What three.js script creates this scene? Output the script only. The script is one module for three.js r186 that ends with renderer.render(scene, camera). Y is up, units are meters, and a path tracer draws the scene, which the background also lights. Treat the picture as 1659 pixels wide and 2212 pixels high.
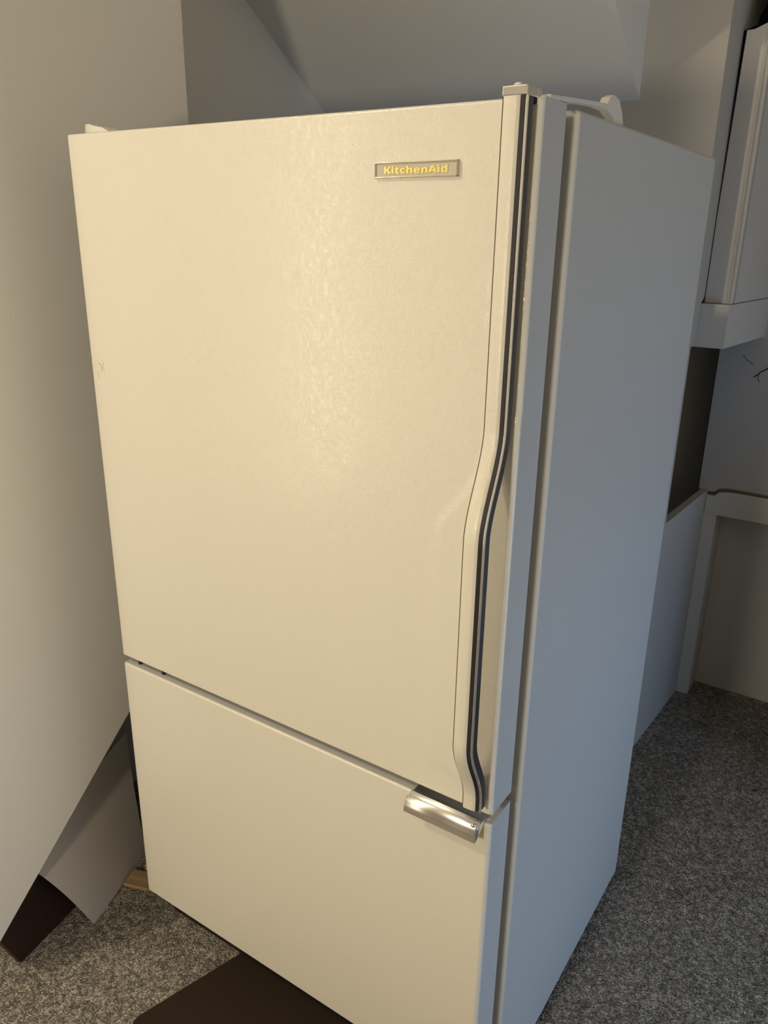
import * as THREE from 'three';
import { RoundedBoxGeometry } from 'three/addons/geometries/RoundedBoxGeometry.js';
import { mergeGeometries, toCreasedNormals } from 'three/addons/utils/BufferGeometryUtils.js';
import { RectAreaLightUniformsLib } from 'three/addons/lights/RectAreaLightUniformsLib.js';
import { FontLoader } from 'three/addons/loaders/FontLoader.js';
import { TextGeometry } from 'three/addons/geometries/TextGeometry.js';

// ---------------------------------------------------------------- camera, sky, lights, exposure
const scene = new THREE.Scene();
const camera = new THREE.PerspectiveCamera(2 * Math.atan(1106 / 1712.488) * 180 / Math.PI, 1659 / 2212, 0.05, 30);
camera.position.set(1.2227, 1.5512, 0.8919);
camera.up.set(-0.19676577, 0.94262927, -0.26969108);
camera.lookAt(1.2227 - 0.52109222, 1.5512 - 0.33354554, 0.8919 - 0.78562731);
const renderer = new THREE.WebGLRenderer({ antialias: true });
renderer.toneMapping = THREE.LinearToneMapping;
renderer.toneMappingExposure = 0.97;
renderer.shadowMap.enabled = true;
renderer.shadowMap.type = THREE.PCFSoftShadowMap;
scene.background = new THREE.Color().setRGB(0.45, 0.70, 1.0);          // overcast sky outside the glazed door
RectAreaLightUniformsLib.init();
const GLASS_DOOR = { x: 2.3, y: 0.52, z: -0.36, w: 0.86, h: 0.96 };     // lower pane of the glazed door
const doorlight = new THREE.RectAreaLight(new THREE.Color().setRGB(0.30, 0.58, 1.0), 2.8, GLASS_DOOR.w, GLASS_DOOR.h);
doorlight.position.set(GLASS_DOOR.x - 0.03, GLASS_DOOR.y, GLASS_DOOR.z);
doorlight.lookAt(0, GLASS_DOOR.y, GLASS_DOOR.z);
scene.add(doorlight);
const LAMP_COLOUR = new THREE.Color().setRGB(1.0, 0.86, 0.62);
const CEILING_LAMP = { at: [-0.80, 2.95, 1.62], cd: 6 };               // globe on the ceiling, beside the stair wall
const FLOOR_LAMP = { at: [0.74, 1.40, 1.75], cd: 4.3 };                  // globe floor lamp behind the photographer

// ---------------------------------------------------------------- helpers
let seed = 7;
const rnd = () => { seed = (seed * 1664525 + 1013904223) >>> 0; return seed / 4294967296; };
const used = new Map();
function numbered(n) { const k = used.get(n) || 0; used.set(n, k + 1); return k ? n + '_' + String(k).padStart(3, '0') : n; }
function shade(o) { o.traverse(c => { if (c.isMesh) { c.castShadow = true; c.receiveShadow = true; } }); return o; }
function uvM(g) {                                                       // uv in metres from the dominant face direction
  const q = g.index ? g.toNonIndexed() : g;
  const p = q.attributes.position, uv = new Float32Array(p.count * 2);
  const a = new THREE.Vector3(), b = new THREE.Vector3(), c = new THREE.Vector3();
  for (let i = 0; i < p.count; i += 3) {
    a.fromBufferAttribute(p, i); b.fromBufferAttribute(p, i + 1); c.fromBufferAttribute(p, i + 2);
    const n = b.clone().sub(a).cross(c.clone().sub(a));
    const ax = Math.abs(n.x), ay = Math.abs(n.y), az = Math.abs(n.z);
    [a, b, c].forEach((v, k) => {
      const o = (i + k) * 2;
      if (ay >= ax && ay >= az) { uv[o] = v.x; uv[o + 1] = v.z; }
      else if (ax >= az) { uv[o] = v.z; uv[o + 1] = v.y; }
      else { uv[o] = v.x; uv[o + 1] = v.y; }
    });
  }
  q.setAttribute('uv', new THREE.BufferAttribute(uv, 2));
  return q;
}
function clean(g) { const q = g.index ? g.toNonIndexed() : g.clone(); for (const k of Object.keys(q.attributes)) if (!['position', 'normal', 'uv'].includes(k)) q.deleteAttribute(k); return q; }
const join = gs => mergeGeometries(gs.map(clean));
function box(x0, x1, y0, y1, z0, z1, r = 0.002, seg = 2) {
  const w = x1 - x0, h = y1 - y0, d = z1 - z0;
  const g = r > 0 ? new RoundedBoxGeometry(w, h, d, seg, Math.min(r, w / 2.01, h / 2.01, d / 2.01)) : new THREE.BoxGeometry(w, h, d);
  g.translate((x0 + x1) / 2, (y0 + y1) / 2, (z0 + z1) / 2);
  return uvM(g);
}
function prism(pts, y0, y1, bevel = 0) {                                // pts: plan outline [x, z]
  const s = new THREE.Shape(pts.map(([x, z]) => new THREE.Vector2(x, -z)));
  const g = new THREE.ExtrudeGeometry(s, { depth: y1 - y0 - 2 * bevel, bevelEnabled: bevel > 0, bevelSize: bevel, bevelOffset: -bevel, bevelThickness: bevel, bevelSegments: 2 });
  g.rotateX(-Math.PI / 2); g.translate(0, y0 + bevel, 0);
  return uvM(g);
}
function sideProfile(pts, x0, x1, bevel = 0, seg = 2) {                 // pts: outline [z, y], extruded along x
  const s = new THREE.Shape(pts.map(([z, y]) => new THREE.Vector2(-z, y)));
  const g = new THREE.ExtrudeGeometry(s, { depth: x1 - x0 - 2 * bevel, bevelEnabled: bevel > 0, bevelSize: bevel, bevelOffset: -bevel, bevelThickness: bevel, bevelSegments: seg });
  g.rotateY(Math.PI / 2); g.translate(x0 + bevel, 0, 0);
  return uvM(g);
}
function struct(name, geo, mat, parent) {
  const m = new THREE.Mesh(geo, mat); m.name = parent ? name : numbered(name);
  (parent || scene).add(m); if (!parent) m.userData.kind = 'structure';
  return shade(m);
}
function thing(name, label, category, base, group) {
  const o = new THREE.Group(); o.name = numbered(name); o.position.set(...base); scene.add(o);
  o.userData = { label, category }; if (group) o.userData.group = group;
  return o;
}
function part(t, name, geo, mat, label) {                              // geo in world metres; t a thing or a part of one
  const base = new THREE.Vector3(); let p = t; while (p && p !== scene) { base.add(p.position); p = p.parent; }
  const m = new THREE.Mesh(geo.clone().translate(-base.x, -base.y, -base.z), mat); m.name = name; t.add(m);
  if (label) m.userData.label = label;
  return shade(m);
}

// ---------------------------------------------------------------- procedural textures
function dataTex(n, fn, colour, rep) {
  const d = new Uint8Array(n * n * 4);
  for (let j = 0; j < n; j++) for (let i = 0; i < n; i++) {
    const v = fn(i, j), o = (j * n + i) * 4;
    if (typeof v === 'number') d[o] = d[o + 1] = d[o + 2] = v; else { d[o] = v[0]; d[o + 1] = v[1]; d[o + 2] = v[2]; }
    d[o + 3] = 255;
  }
  const t = new THREE.DataTexture(d, n, n);
  t.wrapS = t.wrapT = THREE.RepeatWrapping; t.magFilter = THREE.LinearFilter; t.minFilter = THREE.LinearMipmapLinearFilter; t.generateMipmaps = true;
  if (colour) t.colorSpace = THREE.SRGBColorSpace;
  t.repeat.set(rep, rep); t.needsUpdate = true;
  return t;
}
function tileNoise(cells, s) {                                          // tileable value noise, argument 0..1
  const g = new Float32Array(cells * cells); let q = s; for (let i = 0; i < g.length; i++) { q = (q * 1664525 + 1013904223) >>> 0; g[i] = q / 4294967296; }
  return (u, v) => {
    const x = u * cells, y = v * cells, xi = Math.floor(x), yi = Math.floor(y);
    let fx = x - xi, fy = y - yi; fx = fx * fx * (3 - 2 * fx); fy = fy * fy * (3 - 2 * fy);
    const X0 = ((xi % cells) + cells) % cells, X1 = (X0 + 1) % cells, Y0 = ((yi % cells) + cells) % cells, Y1 = (Y0 + 1) % cells;
    return (g[Y0 * cells + X0] * (1 - fx) + g[Y0 * cells + X1] * fx) * (1 - fy) + (g[Y1 * cells + X0] * (1 - fx) + g[Y1 * cells + X1] * fx) * fy;
  };
}
function cellField(cells, s) {                                          // tileable jittered cells: returns [F1, F2, id]
  const px = new Float32Array(cells * cells), py = px.slice(), id = px.slice(); let q = s; const r = () => { q = (q * 1664525 + 1013904223) >>> 0; return q / 4294967296; };
  for (let i = 0; i < px.length; i++) { px[i] = r(); py[i] = r(); id[i] = r(); }
  const out = [0, 0, 0];
  return (u, v) => {
    const x = u * cells, y = v * cells, xi = Math.floor(x), yi = Math.floor(y);
    let f1 = 9, f2 = 9, w = 0;
    for (let b = -1; b <= 1; b++) for (let a = -1; a <= 1; a++) {
      const cx = (((xi + a) % cells) + cells) % cells, cy = (((yi + b) % cells) + cells) % cells, k = cy * cells + cx;
      const dx = xi + a + px[k] - x, dy = yi + b + py[k] - y, d = dx * dx + dy * dy;
      if (d < f1) { f2 = f1; f1 = d; w = id[k]; } else if (d < f2) f2 = d;
    }
    out[0] = Math.sqrt(f1); out[1] = Math.sqrt(f2); out[2] = w; return out;
  };
}
// embossed leather grain of the doors: 0.4 m tile
const leather = (() => {
  const N = 2048, w1 = tileNoise(60, 3), w2 = tileNoise(60, 5), cf = cellField(150, 11), lo = tileNoise(12, 8), fib = tileNoise(260, 21);
  return dataTex(N, (i, j) => {
    const u = i / N, v = j / N;
    const a = (w1(u, v) - .5) * .022, b = (w2(u, v) - .5) * .022;
    const c = cf(u + a, v + b), e = Math.min(1, (c[1] - c[0]) * 2.4);
    return 255 * Math.min(1, Math.max(0, .15 + .6 * e * (.75 + .25 * lo(u, v)) + .2 * (fib(u, v) - .3)));
  }, false, 1 / 0.40);
})();
// orange-peel paint of the cabinet sides and plaster: 0.5 m tile
const peel = (() => { const N = 1024, a = tileNoise(180, 31), b = tileNoise(60, 33), c = tileNoise(9, 35); return dataTex(N, (i, j) => 255 * (.45 * a(i / N, j / N) + .25 * b(i / N, j / N) + .3 * c(i / N, j / N)), false, 2); })();
// loop carpet: 0.8 m tile, tufts of about 5 mm
const [carpetMap, carpetBump] = (() => {
  const N = 2048, cf = cellField(230, 91), no = tileNoise(88, 17), lo = tileNoise(14, 19), fine = tileNoise(420, 23);
  const col = new Float32Array(N * N), bu = new Float32Array(N * N);
  for (let j = 0; j < N; j++) for (let i = 0; i < N; i++) {
    const u = i / N, v = j / N, c = cf(u, v), k = j * N + i;
    const dome = Math.max(0, 1 - c[0] * 1.15);
    bu[k] = Math.min(1, dome * .8 + .2 * fine(u, v));
    const tone = c[2] * .66 + no(u, v) * .38 + lo(u, v) * .06 - .05;
    col[k] = Math.max(0, Math.min(1, tone)) * (.72 + .28 * fine(u, v));
  }
  const A = [84, 80, 76], B = [228, 220, 208];
  return [dataTex(N, (i, j) => { const t = Math.pow(col[j * N + i], 1.25) ; return A.map((a, q) => a + (B[q] - a) * t); }, true, 1 / 0.8),
    dataTex(N, (i, j) => 255 * bu[j * N + i], false, 1 / 0.8)];
})();
// wood grain, streaks along u: 0.5 m tile
const woodMap = (() => { const N = 512, a = tileNoise(8, 41), b = tileNoise(64, 43); return dataTex(N, (i, j) => { const u = i / N, v = j / N, t = .6 * a(u * .25, v * 4) + .4 * b(u * .1, v * 2); return [128 + 60 * t, 104 + 56 * t, 72 + 48 * t]; }, true, 2); })();

const std = (r, g, b, rough, more = {}) => { const m = new THREE.MeshPhysicalMaterial({ roughness: rough, ...more }); m.color.setRGB(r, g, b); return m; };
const M = {
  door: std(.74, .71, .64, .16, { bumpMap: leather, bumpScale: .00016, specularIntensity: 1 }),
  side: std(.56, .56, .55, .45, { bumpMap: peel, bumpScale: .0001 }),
  trimVinyl: std(.70, .67, .59, .36, { bumpMap: leather, bumpScale: .00018 }),
  gasket: std(.14, .135, .125, .7),
  chrome: std(.86, .86, .86, .12, { metalness: 1 }),
  softChrome: std(.90, .89, .86, .24, { metalness: 1 }),
  beadChrome: std(.95, .95, .95, .25, { metalness: 1 }),
  darkReflection: std(.03, .03, .032, .3),  // black colour stands in for the dark reflection in the chrome side
  chromeDull: std(.16, .16, .18, .3, { metalness: 1 }),
  gold: std(.95, .80, .26, .3, { metalness: .3 }),
  badge: std(.58, .54, .46, .12, { clearcoat: 1, clearcoatRoughness: .05 }),
  badgeRim: std(.62, .58, .50, .1, { metalness: .55 }),
  black: std(.012, .012, .013, .5),
  screw: std(.08, .08, .07, .35, { metalness: 1 }),
  plastic: std(.74, .72, .65, .38),
  seam: std(.10, .08, .05, .8),
  scuff: std(.30, .24, .14, .8),
  carpet: std(1, 1, 1, 1, { map: carpetMap, bumpMap: carpetBump, bumpScale: .003, specularIntensity: .1 }),
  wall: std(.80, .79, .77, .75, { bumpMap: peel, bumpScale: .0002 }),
  lowBounce: std(.22, .19, .16, .6),  // invented dark tone of the unseen walls, to cut bounced light
  dimWall: std(.47, .46, .445, .75, { bumpMap: peel, bumpScale: .0002 }),  // darker copy of the wall paint; dimness of the back walls put into colour
  white: std(.56, .555, .545, .5, { bumpMap: peel, bumpScale: .0001 }),
  ceiling: std(.55, .54, .52, .85),
  sheet: std(.58, .55, .53, .45),
  brown: std(.026, .010, .007, .5),
  mat: std(.019, .0092, .0025, .95),
  wood: std(1, 1, 1, .7, { map: woodMap }),
  dirt: std(.16, .12, .07, .95),
  crack: std(.02, .018, .016, 1),
  lampMetal: std(.7, .7, .7, .3, { metalness: 1 }),
};

// ---------------------------------------------------------------- room shell
const CEIL = 3.2, XL = -0.467, ZB = -1.32, XR = 3.2, ZF = 3.6, XFAR = -2.4, ZR = -1.785;
struct('floor', uvM(box(XFAR - .1, XR + .1, -.08, 0, -2.3, ZF + .1, 0)), M.carpet);
struct('ceiling', box(XFAR - .1, XR + .1, CEIL, CEIL + .1, -2.3, ZF + .1, 0), M.ceiling);
// stair-side bulkhead at the left: thin wall whose lower edge climbs towards the back
const BH = { x: -0.14, z0: -0.401, z1: 0.276 };
const hBot = z => 0.13 + (0.275 - z) * (0.487 - 0.13) / (0.275 + 0.101);
{
  const left = struct('wall_left', join([
    sideProfile([[BH.z1, hBot(BH.z1)], [BH.z1, CEIL], [BH.z0, CEIL], [BH.z0, hBot(BH.z0)]], BH.x - .02, BH.x),
    box(XL, BH.x - .02, hBot(BH.z0), CEIL, BH.z0, BH.z0 + .02, 0),
    box(XL, BH.x - .02, hBot(BH.z1), CEIL, BH.z1 - .02, BH.z1, 0),
  ]), M.wall);
}
struct('wall_alcove', box(XL - .1, XL, 0, CEIL, -2.05, BH.z1, 0), M.wall);
struct('wall_rear', box(XL - .1, XR + .1, 0, CEIL, -2.05, -1.95, 0), M.wall);
struct('wall_hall', box(XFAR, XL - .1, 0, CEIL, BH.z1 - .1, BH.z1, 0), M.lowBounce);
struct('wall_far_left', box(XFAR - .1, XFAR, 0, CEIL, BH.z1 - .1, ZF + .1, 0), M.lowBounce);
struct('wall_front', box(XFAR, XR + .1, 0, CEIL, ZF, ZF + .1, 0), M.lowBounce);
// wall behind the refrigerator, and its return towards the back (turned about 3 degrees)
const ret = z => 0.7065 + (ZB - z) * 0.055;
struct('wall_back', box(XL, ret(ZB) - .002, 0, CEIL, ZB - .02, ZB, .004), M.dimWall);
{
  const side = (z0, z1, y0, y1, th = .02) => prism([[ret(z0), z0], [ret(z0) - th, z0], [ret(z1) - th, z1], [ret(z1), z1]], y0, y1);
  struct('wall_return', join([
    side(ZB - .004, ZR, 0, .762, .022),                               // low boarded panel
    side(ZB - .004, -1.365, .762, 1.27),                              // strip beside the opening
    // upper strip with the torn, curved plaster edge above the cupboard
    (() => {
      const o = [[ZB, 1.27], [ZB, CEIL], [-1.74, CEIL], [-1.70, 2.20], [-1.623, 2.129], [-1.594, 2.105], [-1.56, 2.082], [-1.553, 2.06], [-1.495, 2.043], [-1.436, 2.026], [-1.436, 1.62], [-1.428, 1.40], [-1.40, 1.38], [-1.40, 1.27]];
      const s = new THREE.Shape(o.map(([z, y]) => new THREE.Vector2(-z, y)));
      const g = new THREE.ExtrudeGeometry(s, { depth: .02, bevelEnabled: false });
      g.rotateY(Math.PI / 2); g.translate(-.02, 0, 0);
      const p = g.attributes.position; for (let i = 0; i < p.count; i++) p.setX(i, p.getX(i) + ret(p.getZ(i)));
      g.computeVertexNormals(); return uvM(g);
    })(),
  ]), M.dimWall);
}
// back right wall with a framed low panel
{
  const wb = struct('wall_back_right', box(ret(ZR) - .03, GLASS_DOOR.x, .757, CEIL, ZR - .08, ZR, 0), M.dimWall);
  struct('recessed_panel', box(.74, GLASS_DOOR.x, 0, .757, -1.90, -1.885, 0), M.white, wb);
  struct('post', prism([[.732, ZR - .115], [.732, -1.772], [.772, -1.774], [.772, ZR - .115]], 0, .685, .002), M.white, wb);
  const rail = new THREE.Shape([[.732, .684], [.732, .748], [.755, .748], [.768, .762], [.80, .768], [GLASS_DOOR.x, .765], [GLASS_DOOR.x, .684]].map(p => new THREE.Vector2(...p)));
  const rg = new THREE.ExtrudeGeometry(rail, { depth: .1, bevelEnabled: true, bevelSize: .002, bevelThickness: .002, bevelOffset: -.002, bevelSegments: 2 }); rg.translate(0, 0, -1.872);
  struct('rail', uvM(rg), M.white, wb);
  const bead = new THREE.TubeGeometry(new THREE.CatmullRomCurve3([[.738, .752], [.757, .752], [.768, .766], [.80, .772], [.86, .772], [.95, .771]].map(([x, y]) => new THREE.Vector3(x, y, ZR + .003))), 40, .0045, 6);
  struct('dirty_caulk', uvM(bead), M.dirt, wb);
  const ribbon = (pts, w) => new THREE.TubeGeometry(new THREE.CatmullRomCurve3(pts.map(([x, y]) => new THREE.Vector3(x, y, ZR + .0003))), 24, w, 5);
  struct('crack', uvM(join([ribbon([[.772, 1.208], [.787, 1.192], [.793, 1.189], [.806, 1.180]], .0008), ribbon([[.812, 1.143], [.823, 1.151], [.828, 1.158], [.846, 1.171], [.87, 1.20]], .0016), ribbon([[.825, 1.153], [.826, 1.14], [.831, 1.128]], .0008)])), M.crack, wb);
}
// right walls, with the glazed door the daylight enters by
const JOG = 0.30;
function opening(x0, x1, y, z, w, h, za, zb) {                        // a wall along z with one rectangular opening
  return join([...(y - h / 2 > .001 ? [box(x0, x1, 0, y - h / 2, za, zb, 0)] : []), box(x0, x1, y + h / 2, CEIL, za, zb, 0), box(x0, x1, y - h / 2, y + h / 2, za, z - w / 2, 0), box(x0, x1, y - h / 2, y + h / 2, z + w / 2, zb, 0)]);
}
function glazing(name, x0, y, z, w, h, b) {
  const wn = new THREE.Group(); wn.name = name; wn.userData.kind = 'structure'; wn.position.set(x0 + .05, y - h / 2, z); scene.add(wn);
  part(wn, 'frame', join([box(x0 + .03, x0 + .07, y - h / 2, y - h / 2 + b, z - w / 2, z + w / 2), box(x0 + .03, x0 + .07, y + h / 2 - b, y + h / 2, z - w / 2, z + w / 2), box(x0 + .03, x0 + .07, y - h / 2, y + h / 2, z - w / 2, z - w / 2 + b), box(x0 + .03, x0 + .07, y - h / 2, y + h / 2, z + w / 2 - b, z + w / 2)]), M.white);
  part(wn, 'pane', box(x0 + .047, x0 + .053, y - h / 2 + b - .005, y + h / 2 - b + .005, z - w / 2 + b - .005, z + w / 2 - b + .005, 0), std(1, 1, 1, 0, { transmission: 1, thickness: 0, ior: 1.5 }));
}
struct('wall_right', opening(GLASS_DOOR.x, GLASS_DOOR.x + .1, GLASS_DOOR.y, GLASS_DOOR.z, GLASS_DOOR.w, GLASS_DOOR.h, -2.0, JOG), M.wall);
struct('wall_jog', box(GLASS_DOOR.x + .1, XR, 0, CEIL, JOG - .1, JOG, 0), M.wall);
struct('wall_far_right', box(XR, XR + .1, 0, CEIL, JOG - .1, ZF, 0), M.wall);
glazing('door_1', GLASS_DOOR.x, GLASS_DOOR.y, GLASS_DOOR.z, GLASS_DOOR.w, GLASS_DOOR.h, .05);
// underside of the upper stair flight: sloping soffit above the refrigerator
{
  const y0 = 1.874, sl = 0.69, yc = 2.34, zt = ZB + (yc - y0) / sl;
  struct('ceiling_soffit', sideProfile([[ZB, y0], [zt, yc], [zt, CEIL], [ZB, CEIL]], XL, .51), M.wall);
}

// ---------------------------------------------------------------- refrigerator
const W = .83, yT = 1.693, y1 = .733, y2 = .716, yB = .1236, DD = .069;
const fridge = thing('refrigerator', 'cream white refrigerator with bottom freezer, leather-grain doors and chrome trim on the carpet', 'refrigerator', [W / 2, 0, -.40]);
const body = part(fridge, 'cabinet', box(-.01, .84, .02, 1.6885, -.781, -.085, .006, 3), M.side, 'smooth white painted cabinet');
part(fridge, 'gasket', join([box(.016, .822, y1 + .006, yT - .02, -.087, -DD + .001, .003), box(.016, .822, yB + .01, y2 - .012, -.087, -DD + .001, .003)]), M.gasket, 'dark grey door gasket');
part(fridge, 'kickplate', box(.004, .826, .012, .118, -.084, -.064, .003), M.black, 'black kickplate below the freezer door');
for (const [x, z] of [[.05, -.13], [.78, -.13], [.05, -.73], [.78, -.73]]) part(fridge, 'foot', (() => { const g = new THREE.CylinderGeometry(.018, .02, .022, 16); g.translate(x, .011, z); return uvM(g); })(), M.black);

const contour = [[.7795, 1.3288], [.7782, 1.2953], [.7696, 1.2598], [.7462, 1.2202], [.721, 1.192], [.7103, 1.166], [.708, 1.1241], [.7078, 1.0526], [.7072, .9386], [.7064, .8498], [.7098, .8011], [.7198, .7832], [.7486, .7739], [.7811, .7648], [.83, .7600]];
const contourTop = [[.83, 1.345], ...contour];
function recessDepth(x, y) {
  // inside test against the pocket outline (closed on the right beyond the door edge)
  const poly = [[.90, 1.36], ...contourTop, [.90, .755]];
  let inside = false, best = 9;
  for (let i = 0, j = poly.length - 1; i < poly.length; j = i++) {
    const [xi, yi] = poly[i], [xj, yj] = poly[j];
    if ((yi > y) !== (yj > y) && x < (xj - xi) * (y - yi) / (yj - yi) + xi) inside = !inside;
  }
  if (!inside) return 0;
  for (let i = 0; i < contourTop.length - 1; i++) {
    const [ax, ay] = contourTop[i], [bx, by] = contourTop[i + 1];
    const dx = bx - ax, dy = by - ay, t = Math.max(0, Math.min(1, ((x - ax) * dx + (y - ay) * dy) / (dx * dx + dy * dy)));
    best = Math.min(best, Math.hypot(x - ax - t * dx, y - ay - t * dy));
  }
  const t = Math.min(1, best / .016);
  return -.0013 * t * t * (3 - 2 * t);
}
function doorGeometry(yb, yt, pocket) {
  const rl = .0035, rr = .0075, rt = .004;
  const line = (a, b, ra, rb, step) => {
    const o = []; for (let k = 0; k < 6; k++) o.push(a + ra * (1 - Math.cos(k / 6 * Math.PI / 2)));
    const n = Math.ceil((b - rb - a - ra) / step); for (let k = 0; k <= n; k++) o.push(a + ra + (b - rb - a - ra) * k / n);
    for (let k = 5; k >= 0; k--) o.push(b - rb * (1 - Math.cos(k / 6 * Math.PI / 2)));
    return o;
  };
  const fine = pocket ? .0045 : .05, xs = pocket ? line(0, W, rl, rr, .0045) : line(0, W, rl, rr, fine), ys = line(yb, yt, rt, rt, fine);
  const nx = xs.length, ny = ys.length, pos = [], uv = [], idx = [];
  const zAt = (x, y) => {
    const ex = x < W / 2 ? Math.max(0, rl - x) / rl : Math.max(0, rr - (W - x)) / rr, ey = Math.max(0, rt - (y - yb), rt - (yt - y)) / rt;
    const rx = x < W / 2 ? rl : rr, h = Math.min(1, Math.hypot(ex, ey)), r = ex > ey ? rx : rt;
    return -r * (1 - Math.sqrt(1 - h * h)) - (pocket ? recessDepth(x, y) : 0);
  };
  for (const y of ys) for (const x of xs) { pos.push(x, y, zAt(x, y)); uv.push(x, y); }
  for (let j = 0; j < ny - 1; j++) for (let i = 0; i < nx - 1; i++) { const a = j * nx + i; idx.push(a, a + 1, a + nx + 1, a, a + nx + 1, a + nx); }
  const g = new THREE.BufferGeometry(); g.setAttribute('position', new THREE.Float32BufferAttribute(pos, 3)); g.setAttribute('uv', new THREE.Float32BufferAttribute(uv, 2)); g.setIndex(idx); g.computeVertexNormals();
  // sides and back
  const rim = []; for (let i = 0; i < nx; i++) rim.push(i); for (let j = 1; j < ny; j++) rim.push(j * nx + nx - 1); for (let i = nx - 2; i >= 0; i--) rim.push((ny - 1) * nx + i); for (let j = ny - 2; j >= 1; j--) rim.push(j * nx);
  const sp = [];
  const P = k => [pos[3 * k], pos[3 * k + 1], pos[3 * k + 2]];
  for (let k = 0; k < rim.length; k++) {
    const a = P(rim[k]), b = P(rim[(k + 1) % rim.length]), c = [b[0], b[1], -DD], d = [a[0], a[1], -DD];
    sp.push(...a, ...d, ...c, ...a, ...c, ...b);
  }
  sp.push(0, yb, -DD, 0, yt, -DD, W, yt, -DD, 0, yb, -DD, W, yt, -DD, W, yb, -DD);
  const s = new THREE.BufferGeometry(); s.setAttribute('position', new THREE.Float32BufferAttribute(sp, 3)); s.computeVertexNormals();
  return [g, uvM(s)];
}
const [ud, uds] = doorGeometry(y1, yT, true), [ld, lds] = doorGeometry(yB, y2, false);
const upper = part(fridge, 'door', ud, M.door, 'tall upper door with embossed leather grain');
part(upper, 'door_edge', uds, M.side);
const lower = part(fridge, 'freezer_door', ld, M.door, 'lower freezer door with embossed leather grain');
part(lower, 'door_edge', lds, M.side);

// bowed vertical handle: vinyl face with a chrome-lined right edge, swept along y with a changing standoff
function smooth(a, b, t) { t = Math.max(0, Math.min(1, (t - a) / (b - a))); return t * t * (3 - 2 * t); }
const standoff = y => .028 + .040 * Math.min(smooth(1.325, 1.185, y), smooth(.770, .888, y));
function sweepHandle(section, ya, yb2, n = 150) {                     // section: closed outline [x, dz]
  const m = section.length, pos = [], idx = [], uv = [];
  let len = 0;
  for (let k = 0; k <= n; k++) {
    const y = ya + (yb2 - ya) * k / n, e = .001, dz = (standoff(y + e) - standoff(y - e)) / (2 * e), l = Math.hypot(1, dz);
    for (let q = 0; q <= m; q++) { const [x, d] = section[q % m]; pos.push(x, y - d * dz / l, standoff(y) + d / l); uv.push(x + d, y); }
  }
  for (let k = 0; k < n; k++) for (let q = 0; q < m; q++) { const a = k * (m + 1) + q; idx.push(a, a + 1, a + m + 2, a, a + m + 2, a + m + 1); }
  for (const [k, flip] of [[0, 1], [n, 0]]) for (let q = 1; q < m - 1; q++) { const a = k * (m + 1); flip ? idx.push(a, a + q + 1, a + q) : idx.push(a, a + q, a + q + 1); }
  const g = new THREE.BufferGeometry(); g.setAttribute('position', new THREE.Float32BufferAttribute(pos, 3)); g.setAttribute('uv', new THREE.Float32BufferAttribute(uv, 2)); g.setIndex(idx);
  return toCreasedNormals(g, .7);
}
const handle = part(fridge, 'door_handle', sweepHandle([[.7955, -.024], [.8145, -.024], [.8155, -.002], [.8145, -.0008], [.812, 0], [.799, .0004], [.7965, -.0004], [.7955, -.002]], .755, 1.6905), M.trimVinyl, 'cream vinyl face of the bowed door handle');
part(handle, 'seam', sweepHandle([[.7942, -.014], [.7956, -.014], [.7956, -.0014], [.7942, -.0022]], .757, 1.6905), M.seam, 'thin dark seam along the handle');
part(handle, 'dark_inlay', sweepHandle([[.8150, -.022], [.8195, -.022], [.8198, -.0048], [.8155, -.0022]], .755, 1.6905), M.chromeDull, 'dark metal inlay along the handle');
part(handle, 'chrome_bead', sweepHandle([[.8195, -.0075], [.8208, -.0040], [.8222, -.0036], [.8232, -.0046], [.8232, -.0070], [.8222, -.0085]], .753, 1.6905), M.beadChrome, 'thin bright chrome bead');
part(handle, 'side_trim', sweepHandle([[.8190, -.020], [.8225, -.020], [.8225, -.0085], [.8190, -.0085]], .755, 1.6905), M.darkReflection, 'chrome side of the handle, its dark reflection painted black');
// chrome cap at the top of the handle, with its screw pip
const cap = part(fridge, 'handle_cap', join([box(.7945, .8245, 1.6905, 1.7005, .0, .0292, .0016, 3), box(.7945, .8245, 1.684, 1.7005, -.010, .0012, .001)]), M.softChrome, 'chrome cap on top of the handle');
part(cap, 'pip', (() => { const g = new THREE.SphereGeometry(.006, 16, 10); g.scale(1, .7, 1); g.translate(.806, 1.7015, .012); return uvM(g); })(), M.plastic);
part(fridge, 'cap_screw', join([box(.8235, .8255, 1.690, 1.693, -.012, -.003, .0005)]), M.black);

// nameplate
const plate = part(fridge, 'nameplate', box(.613, .729, 1.6145, 1.6312, -.001, .0026, .001), M.badge, 'clear plastic nameplate with gold letters');
{
  const b = (x0, x1, a, c) => box(x0, x1, a, c, -.001, .0046, .0007);
  part(plate, 'rim', join([b(.612, .7305, 1.6302, 1.6320), b(.612, .7305, 1.6136, 1.6154), b(.612, .6138, 1.6136, 1.6320), b(.7282, .7305, 1.6136, 1.6320)]), M.badgeRim);
  const font = await new FontLoader().loadAsync('fonts/droid/droid_sans_bold.typeface.json');
  const t = new TextGeometry('KitchenAid', { font, size: .0078, depth: .0008, curveSegments: 4, bevelEnabled: true, bevelSize: .0002, bevelThickness: .0002, bevelSegments: 1 });
  t.computeBoundingBox(); const bb = t.boundingBox, sx = .0905 / (bb.max.x - bb.min.x);
  t.scale(sx, 1, 1); t.translate(.6268 - bb.min.x * sx, 1.6188, .0026);
  part(plate, 'lettering', clean(t), M.gold, 'raised gold lettering');
}
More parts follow.
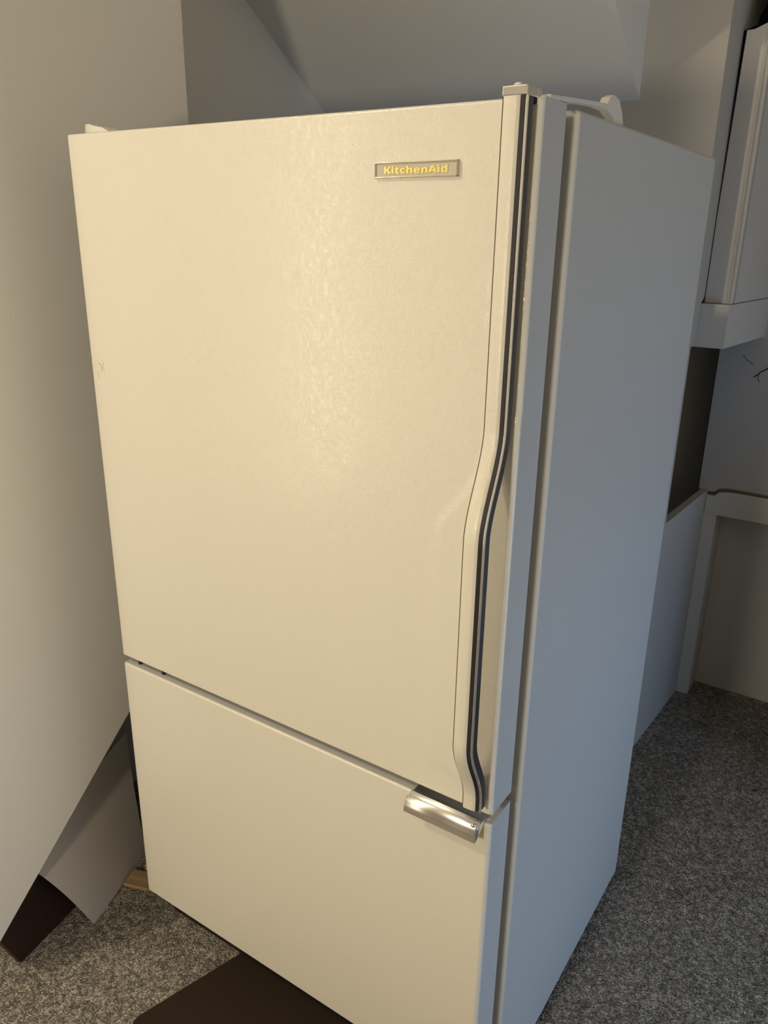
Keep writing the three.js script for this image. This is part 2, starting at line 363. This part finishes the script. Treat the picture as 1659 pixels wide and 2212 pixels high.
// freezer pull: chrome lip over the top edge of the freezer door
{
  const prof = [[-.020, .7165], [-.020, .7190], [-.004, .7195], [.004, .7225], [.0065, .7240], [.0090, .7228], [.0120, .7195], [.0165, .7190], [.0175, .7215], [.0185, .7236], [.0200, .7234], [.0222, .7205], [.0244, .7160], [.0264, .7105], [.0278, .7045], [.0284, .6990], [.0272, .6980], [.0258, .6992], [.0215, .7090], [.0120, .7150], [0, .7160]];
  const pull = part(fridge, 'freezer_pull', toCreasedNormals(clean(sideProfile(prof, .694, .8165, .0012, 2)), .6), M.softChrome, 'chrome pull lip on the freezer door');
  part(pull, 'end_cap', uvM(sideProfile([[-.006, .7163], [-.006, .7225], [.0195, .7230], [.0222, .7200], [.0262, .7105], [.0280, .7010], [.0282, .6988], [.0262, .6985]], .8160, .8192, .0008)), M.chrome);
  part(pull, 'stud', (() => { const g = new THREE.SphereGeometry(.0045, 16, 12); g.scale(1, .8, 1); g.translate(.8125, .7255, .0215); return uvM(g); })(), M.chrome);
}
// two hinge screws in the slot between the doors
for (const x of [.0325, .1017]) part(fridge, 'hinge_screw', (() => { const g = new THREE.CylinderGeometry(.0042, .0042, .006, 12); g.translate(x, .7185, -.016); return uvM(g); })(), M.screw, 'small dark screw in the slot between the doors');
// left top hinge cover and the white arm at the right top corner
part(fridge, 'hinge_cover', (() => {
  const s = new THREE.Shape([[.008, 1.690], [.0085, 1.7085], [.011, 1.710], [.021, 1.7095], [.024, 1.7075], [.05, 1.703], [.085, 1.690]].map(p => new THREE.Vector2(...p)));
  const g = new THREE.ExtrudeGeometry(s, { depth: .03, bevelEnabled: true, bevelSize: .001, bevelThickness: .001, bevelSegments: 2 }); g.translate(0, 0, -.062); return uvM(g);
})(), M.plastic, 'small cream hinge cover');
part(fridge, 'top_arm', (() => {
  const arm = [[-.034, 1.6925], [-.0723, 1.6947], [-.1187, 1.6988], [-.1659, 1.702], [-.2054, 1.7019], [-.2292, 1.6954], [-.2358, 1.6870], [-.272, 1.6870], [-.2619, 1.7045], [-.2453, 1.7191], [-.2257, 1.722], [-.2093, 1.7173], [-.2031, 1.7091], [-.1644, 1.707], [-.0737, 1.7006], [-.0203, 1.6965], [-.0203, 1.6925]];
  const g = sideProfile(arm, .818, .8305, .0012, 3); return g;
})(), M.plastic, 'white curved plastic arm over the cabinet top');
// scuffs on the left edge of the upper door
{
  const arc = []; for (let k = 0; k <= 14; k++) { const a = 2.0 - k / 14 * 2.9; arc.push(new THREE.Vector3(.0225 + .0062 * Math.cos(a), 1.3175 + .0068 * Math.sin(a), .0002)); }
  const ln = (x0, ya, x1, yb) => new THREE.TubeGeometry(new THREE.LineCurve3(new THREE.Vector3(x0, ya, .00005), new THREE.Vector3(x1, yb, .00005)), 2, .00022, 4);
  part(upper, 'scuff', uvM(join([new THREE.TubeGeometry(new THREE.CatmullRomCurve3(arc), 24, .0004, 5), ln(.0335, 1.330, .0335, 1.307), ln(.0172, 1.310, .0172, 1.296)])), M.scuff, 'small crescent scuff');
}

// ---------------------------------------------------------------- built-in cupboard in the back right recess
{
  const t = thing('wall_cupboard', 'white painted built-in cupboard above the dark opening, with a cracked seam against the wall', 'cupboard', [.76, 1.266, -1.6]);
  const dir = .103 / .995, sx = z => .784 + (-1.402 - z) * dir, sb = z => .784 + (-1.402 - z) * dir;
  part(t, 'side_panel', prism([[sx(-1.44), -1.44], [sx(-1.44) - .018, -1.44], [sx(ZR) - .018, ZR], [sx(ZR), ZR]], 1.383, CEIL, .001), M.white);
  const st = new THREE.Shape([[.7145, 1.382], [.7150, 1.60], [.7185, 1.80], [.7224, 2.024], [.740, 2.025], [.753, 2.030], [.767, 2.0357], [.7860, 2.045], [.7830, 1.382]].map(p => new THREE.Vector2(...p)));
  const sg = new THREE.ExtrudeGeometry(st, { depth: .02, bevelEnabled: true, bevelSize: .0012, bevelThickness: .0012, bevelOffset: -.0012, bevelSegments: 2 }); sg.translate(0, 0, -1.4452);
  const stile = part(t, 'stile', uvM(sg), M.white, 'face-frame stile of the cupboard');
  part(stile, 'moulding', join([box(.7715, .7755, 1.386, 2.030, -1.426, -1.4195, .002), box(.7805, .7860, 1.386, 2.036, -1.428, -1.4205, .002)]), M.white);
  part(t, 'beam', prism([[.700, -1.402], [sb(-1.402), -1.402], [sb(ZR), ZR], [.715, ZR]], 1.266, 1.381, .0025), M.white, 'white boxed beam under the cupboard');
  part(t, 'light_stop', box(.7155, .800, 2.15, CEIL, -1.45, -1.43, .001), M.white, 'unseen white board added above the gap to keep it dark');  // added out of view, stops light from entering the gap
}
// ---------------------------------------------------------------- things on the floor
{
  const m = (() => {
    const w = .80, d = .42, r = .03, s = new THREE.Shape(), p = [[0, 0], [w, 0], [w, d], [0, d]];
    s.moveTo(r, 0); s.lineTo(w - r, 0); s.quadraticCurveTo(w, 0, w, r); s.lineTo(w, d - r); s.quadraticCurveTo(w, d, w - r, d); s.lineTo(r, d); s.quadraticCurveTo(0, d, 0, d - r); s.lineTo(0, r); s.quadraticCurveTo(0, 0, r, 0);
    const g = new THREE.ExtrudeGeometry(s, { depth: .004, bevelEnabled: true, bevelSize: .0015, bevelThickness: .001, bevelSegments: 2, curveSegments: 8 });
    g.rotateX(-Math.PI / 2); return uvM(g.toNonIndexed ? g : g);
  })();
  const mesh = new THREE.Mesh(m, M.mat); mesh.name = numbered('floor_mat'); mesh.position.set(.1400, .001, .185); mesh.rotation.y = -.288; scene.add(shade(mesh));
  mesh.userData = { label: 'flat dark brown mat with rounded corners on the carpet before the kickplate', category: 'mat' };
}
{
  // dark red-brown board standing under the sloping edge of the stair wall
  const t = new THREE.Shape([[.224, 0], [.2735, .125], [.15, .24], [.03, .30], [.03, 0]].map(([z, y]) => new THREE.Vector2(-z, y)));
  const g = new THREE.ExtrudeGeometry(t, { depth: .016, bevelEnabled: true, bevelSize: .001, bevelThickness: .001, bevelOffset: -.001, bevelSegments: 2 });
  g.rotateY(Math.PI / 2); g.translate(-.017, 0, -.224);
  const m = new THREE.Mesh(uvM(g), M.brown); m.name = numbered('brown_board'); m.position.set(-.174, .001, .224); m.rotation.y = .20; scene.add(shade(m));
  m.userData = { label: 'dark red-brown board standing on the carpet under the sloping wall edge', category: 'board' };
}
{
  // curled white sheet standing on the carpet, its far edge behind the stair wall
  const A = [-.128, .001, .065], B = [-.212, .001, -.160], C = [-.1690, .2665, .192], D = [-.240, .36, -.16];
  const n = 16, pos = [], idx = [], th = .0025;
  const at = (s, v) => {
    const q = [0, 1, 2].map(k => (A[k] * (1 - s) + B[k] * s) * (1 - v) + (C[k] * (1 - s) + D[k] * s) * v);
    const bow = Math.sin(Math.PI * v); q[0] -= .006 * bow; q[2] -= .008 * bow * (1 - s); return q;
  };
  for (let f = 0; f < 2; f++) for (let j = 0; j <= n; j++) for (let i = 0; i <= n; i++) { const p = at(i / n, j / n * 1.0); pos.push(p[0] - f * th, p[1] + f * .0005, p[2] + f * .0006); }
  const N = (n + 1) * (n + 1), id = (f, j, i) => f * N + j * (n + 1) + i;
  for (let j = 0; j < n; j++) for (let i = 0; i < n; i++) { idx.push(id(0, j, i), id(0, j, i + 1), id(0, j + 1, i + 1), id(0, j, i), id(0, j + 1, i + 1), id(0, j + 1, i)); idx.push(id(1, j, i), id(1, j + 1, i + 1), id(1, j, i + 1), id(1, j, i), id(1, j + 1, i), id(1, j + 1, i + 1)); }
  for (let k = 0; k < n; k++) for (const [a, b] of [[[0, k], [0, k + 1]], [[n, k], [n, k + 1]], [[k, 0], [k + 1, 0]], [[k, n], [k + 1, n]]]) idx.push(id(0, ...a), id(1, ...a), id(1, ...b), id(0, ...a), id(1, ...b), id(0, ...b));
  const g = new THREE.BufferGeometry(); g.setAttribute('position', new THREE.Float32BufferAttribute(pos, 3)); g.setIndex(idx);
  g.translate(.17, 0, 0);
  const m = new THREE.Mesh(uvM(toCreasedNormals(g, .5)), M.sheet); m.name = numbered('white_sheet'); m.position.set(-.17, 0, 0); scene.add(shade(m));
  m.userData = { label: 'curled white sheet leaning against the dark board beside the refrigerator', category: 'sheet' };
}
{
  const mk = (w, h, d, x, y, z, ry, label) => { const g = uvM(new RoundedBoxGeometry(w, h, d, 2, .0015)); g.translate(0, h / 2, 0); const m = new THREE.Mesh(g, M.wood); m.name = numbered('wood_scrap'); m.position.set(x, y, z); m.rotation.y = ry; scene.add(shade(m)); m.userData = { label, category: 'wood', group: 'wood scraps beside the refrigerator' }; };
  mk(.13, .010, .05, -.112, .001, -.094, .33, 'flat pale wood strip on the carpet beside the refrigerator corner');
  mk(.12, .022, .06, -.112, .001, -.160, .33, 'thicker pale wood block behind the flat strip beside the refrigerator');
}
// carpet fluff
{
  const g = new THREE.IcosahedronGeometry(.004, 1); g.scale(2.2, .35, .9); const m = new THREE.Mesh(uvM(g), M.black); m.name = numbered('dirt_speck'); m.position.set(1.073, .0012, -1.349); m.rotation.y = .6; scene.add(shade(m));
  m.userData = { label: 'small black speck of dirt on the carpet near the low panel', category: 'dirt' };
}
// low cupboard in the back right corner, outside the frame: it shades the carpet there
{
  const t = thing('low_cupboard', 'low white cupboard against the back wall, right of the framed panel', 'cupboard', [1.65, 0, -1.6]);
  part(t, 'carcass', box(1.16, 2.10, .06, .74, -1.76, -1.38, .003), M.white);
  part(t, 'top', box(1.15, 2.11, .74, .77, -1.765, -1.365, .004), M.white);
  part(t, 'plinth', box(1.18, 2.08, 0, .06, -1.76, -1.40, .002), M.white);
  for (const [a, b] of [[1.175, 1.645], [1.655, 2.085]]) { const d = part(t, 'door', box(a, b, .075, .725, -1.381, -1.367, .003), M.white); part(d, 'knob', (() => { const g = new THREE.SphereGeometry(.014, 16, 12); g.translate(a < 1.5 ? b - .05 : a + .05, .62, -1.356); return uvM(g); })(), M.lampMetal); }
}
// lamps
function globe(t, [x, y, z], r, cd) {
  const em = new THREE.MeshStandardMaterial({ roughness: .4 }); em.color.setRGB(.8, .8, .8); em.emissive.copy(LAMP_COLOUR); em.emissiveIntensity = 3;
  const g = new THREE.SphereGeometry(r, 24, 16); g.translate(x, y, z);
  part(t, 'globe', uvM(g), em, 'glowing globe').castShadow = false;
  const l = new THREE.PointLight(LAMP_COLOUR, cd, 0, 2); l.position.set(x - t.position.x, y - t.position.y, z - t.position.z);
  l.castShadow = true; l.shadow.radius = r / .02; l.shadow.mapSize.set(2048, 2048); l.shadow.bias = -.0005; t.add(l);
}
const rod = (r0, r1, x, ya, yb, z) => { const g = new THREE.CylinderGeometry(r1, r0, yb - ya, 28); g.translate(x, (ya + yb) / 2, z); return uvM(g); };
{
  const [x, y, z] = CEILING_LAMP.at;
  const t = thing('ceiling_lamp', 'white globe lamp hanging from the ceiling beside the stair wall', 'lamp', [x, CEIL, z]);
  part(t, 'rose', rod(.065, .06, x, CEIL - .02, CEIL, z), M.lampMetal); part(t, 'stem', rod(.012, .012, x, y + .045, CEIL - .015, z), M.lampMetal);
  globe(t, CEILING_LAMP.at, .05, CEILING_LAMP.cd);
}
{
  const [x, y, z] = FLOOR_LAMP.at;
  const t = thing('floor_lamp', 'white globe floor lamp on a metal pole in front of the refrigerator', 'lamp', [x, 0, z]);
  part(t, 'base', rod(.15, .14, x, 0, .025, z), M.lampMetal); part(t, 'pole', rod(.012, .012, x, .02, y - .06, z), M.lampMetal);
  globe(t, FLOOR_LAMP.at, .07, FLOOR_LAMP.cd);
}
// unseen glowing column, added for the soft bright band in the upper door
{
  const x = -1.00, z = 1.92;
  const t = thing('highlight_column', 'tall glowing column left of the stair wall, added for the highlight in the door', 'lamp', [x, 0, z]);
  const em = new THREE.MeshStandardMaterial({ roughness: .6 }); em.color.setRGB(.8, .8, .78); em.emissive.copy(LAMP_COLOUR); em.emissiveIntensity = 5.0;
  part(t, 'stand', join([rod(.13, .12, x, 0, .03, z), rod(.015, .015, x, .02, .42, z)]), M.lampMetal);
  part(t, 'shade', rod(.095, .095, x, .40, 2.30, z), em, 'glowing face of the added column');
  const l = new THREE.RectAreaLight(LAMP_COLOUR, 4.0, .19, 1.88); l.position.set(.078, 1.35, -.075); t.add(l); scene.updateMatrixWorld(); l.lookAt(.48, 1.34, 0);
}
renderer.render(scene, camera);
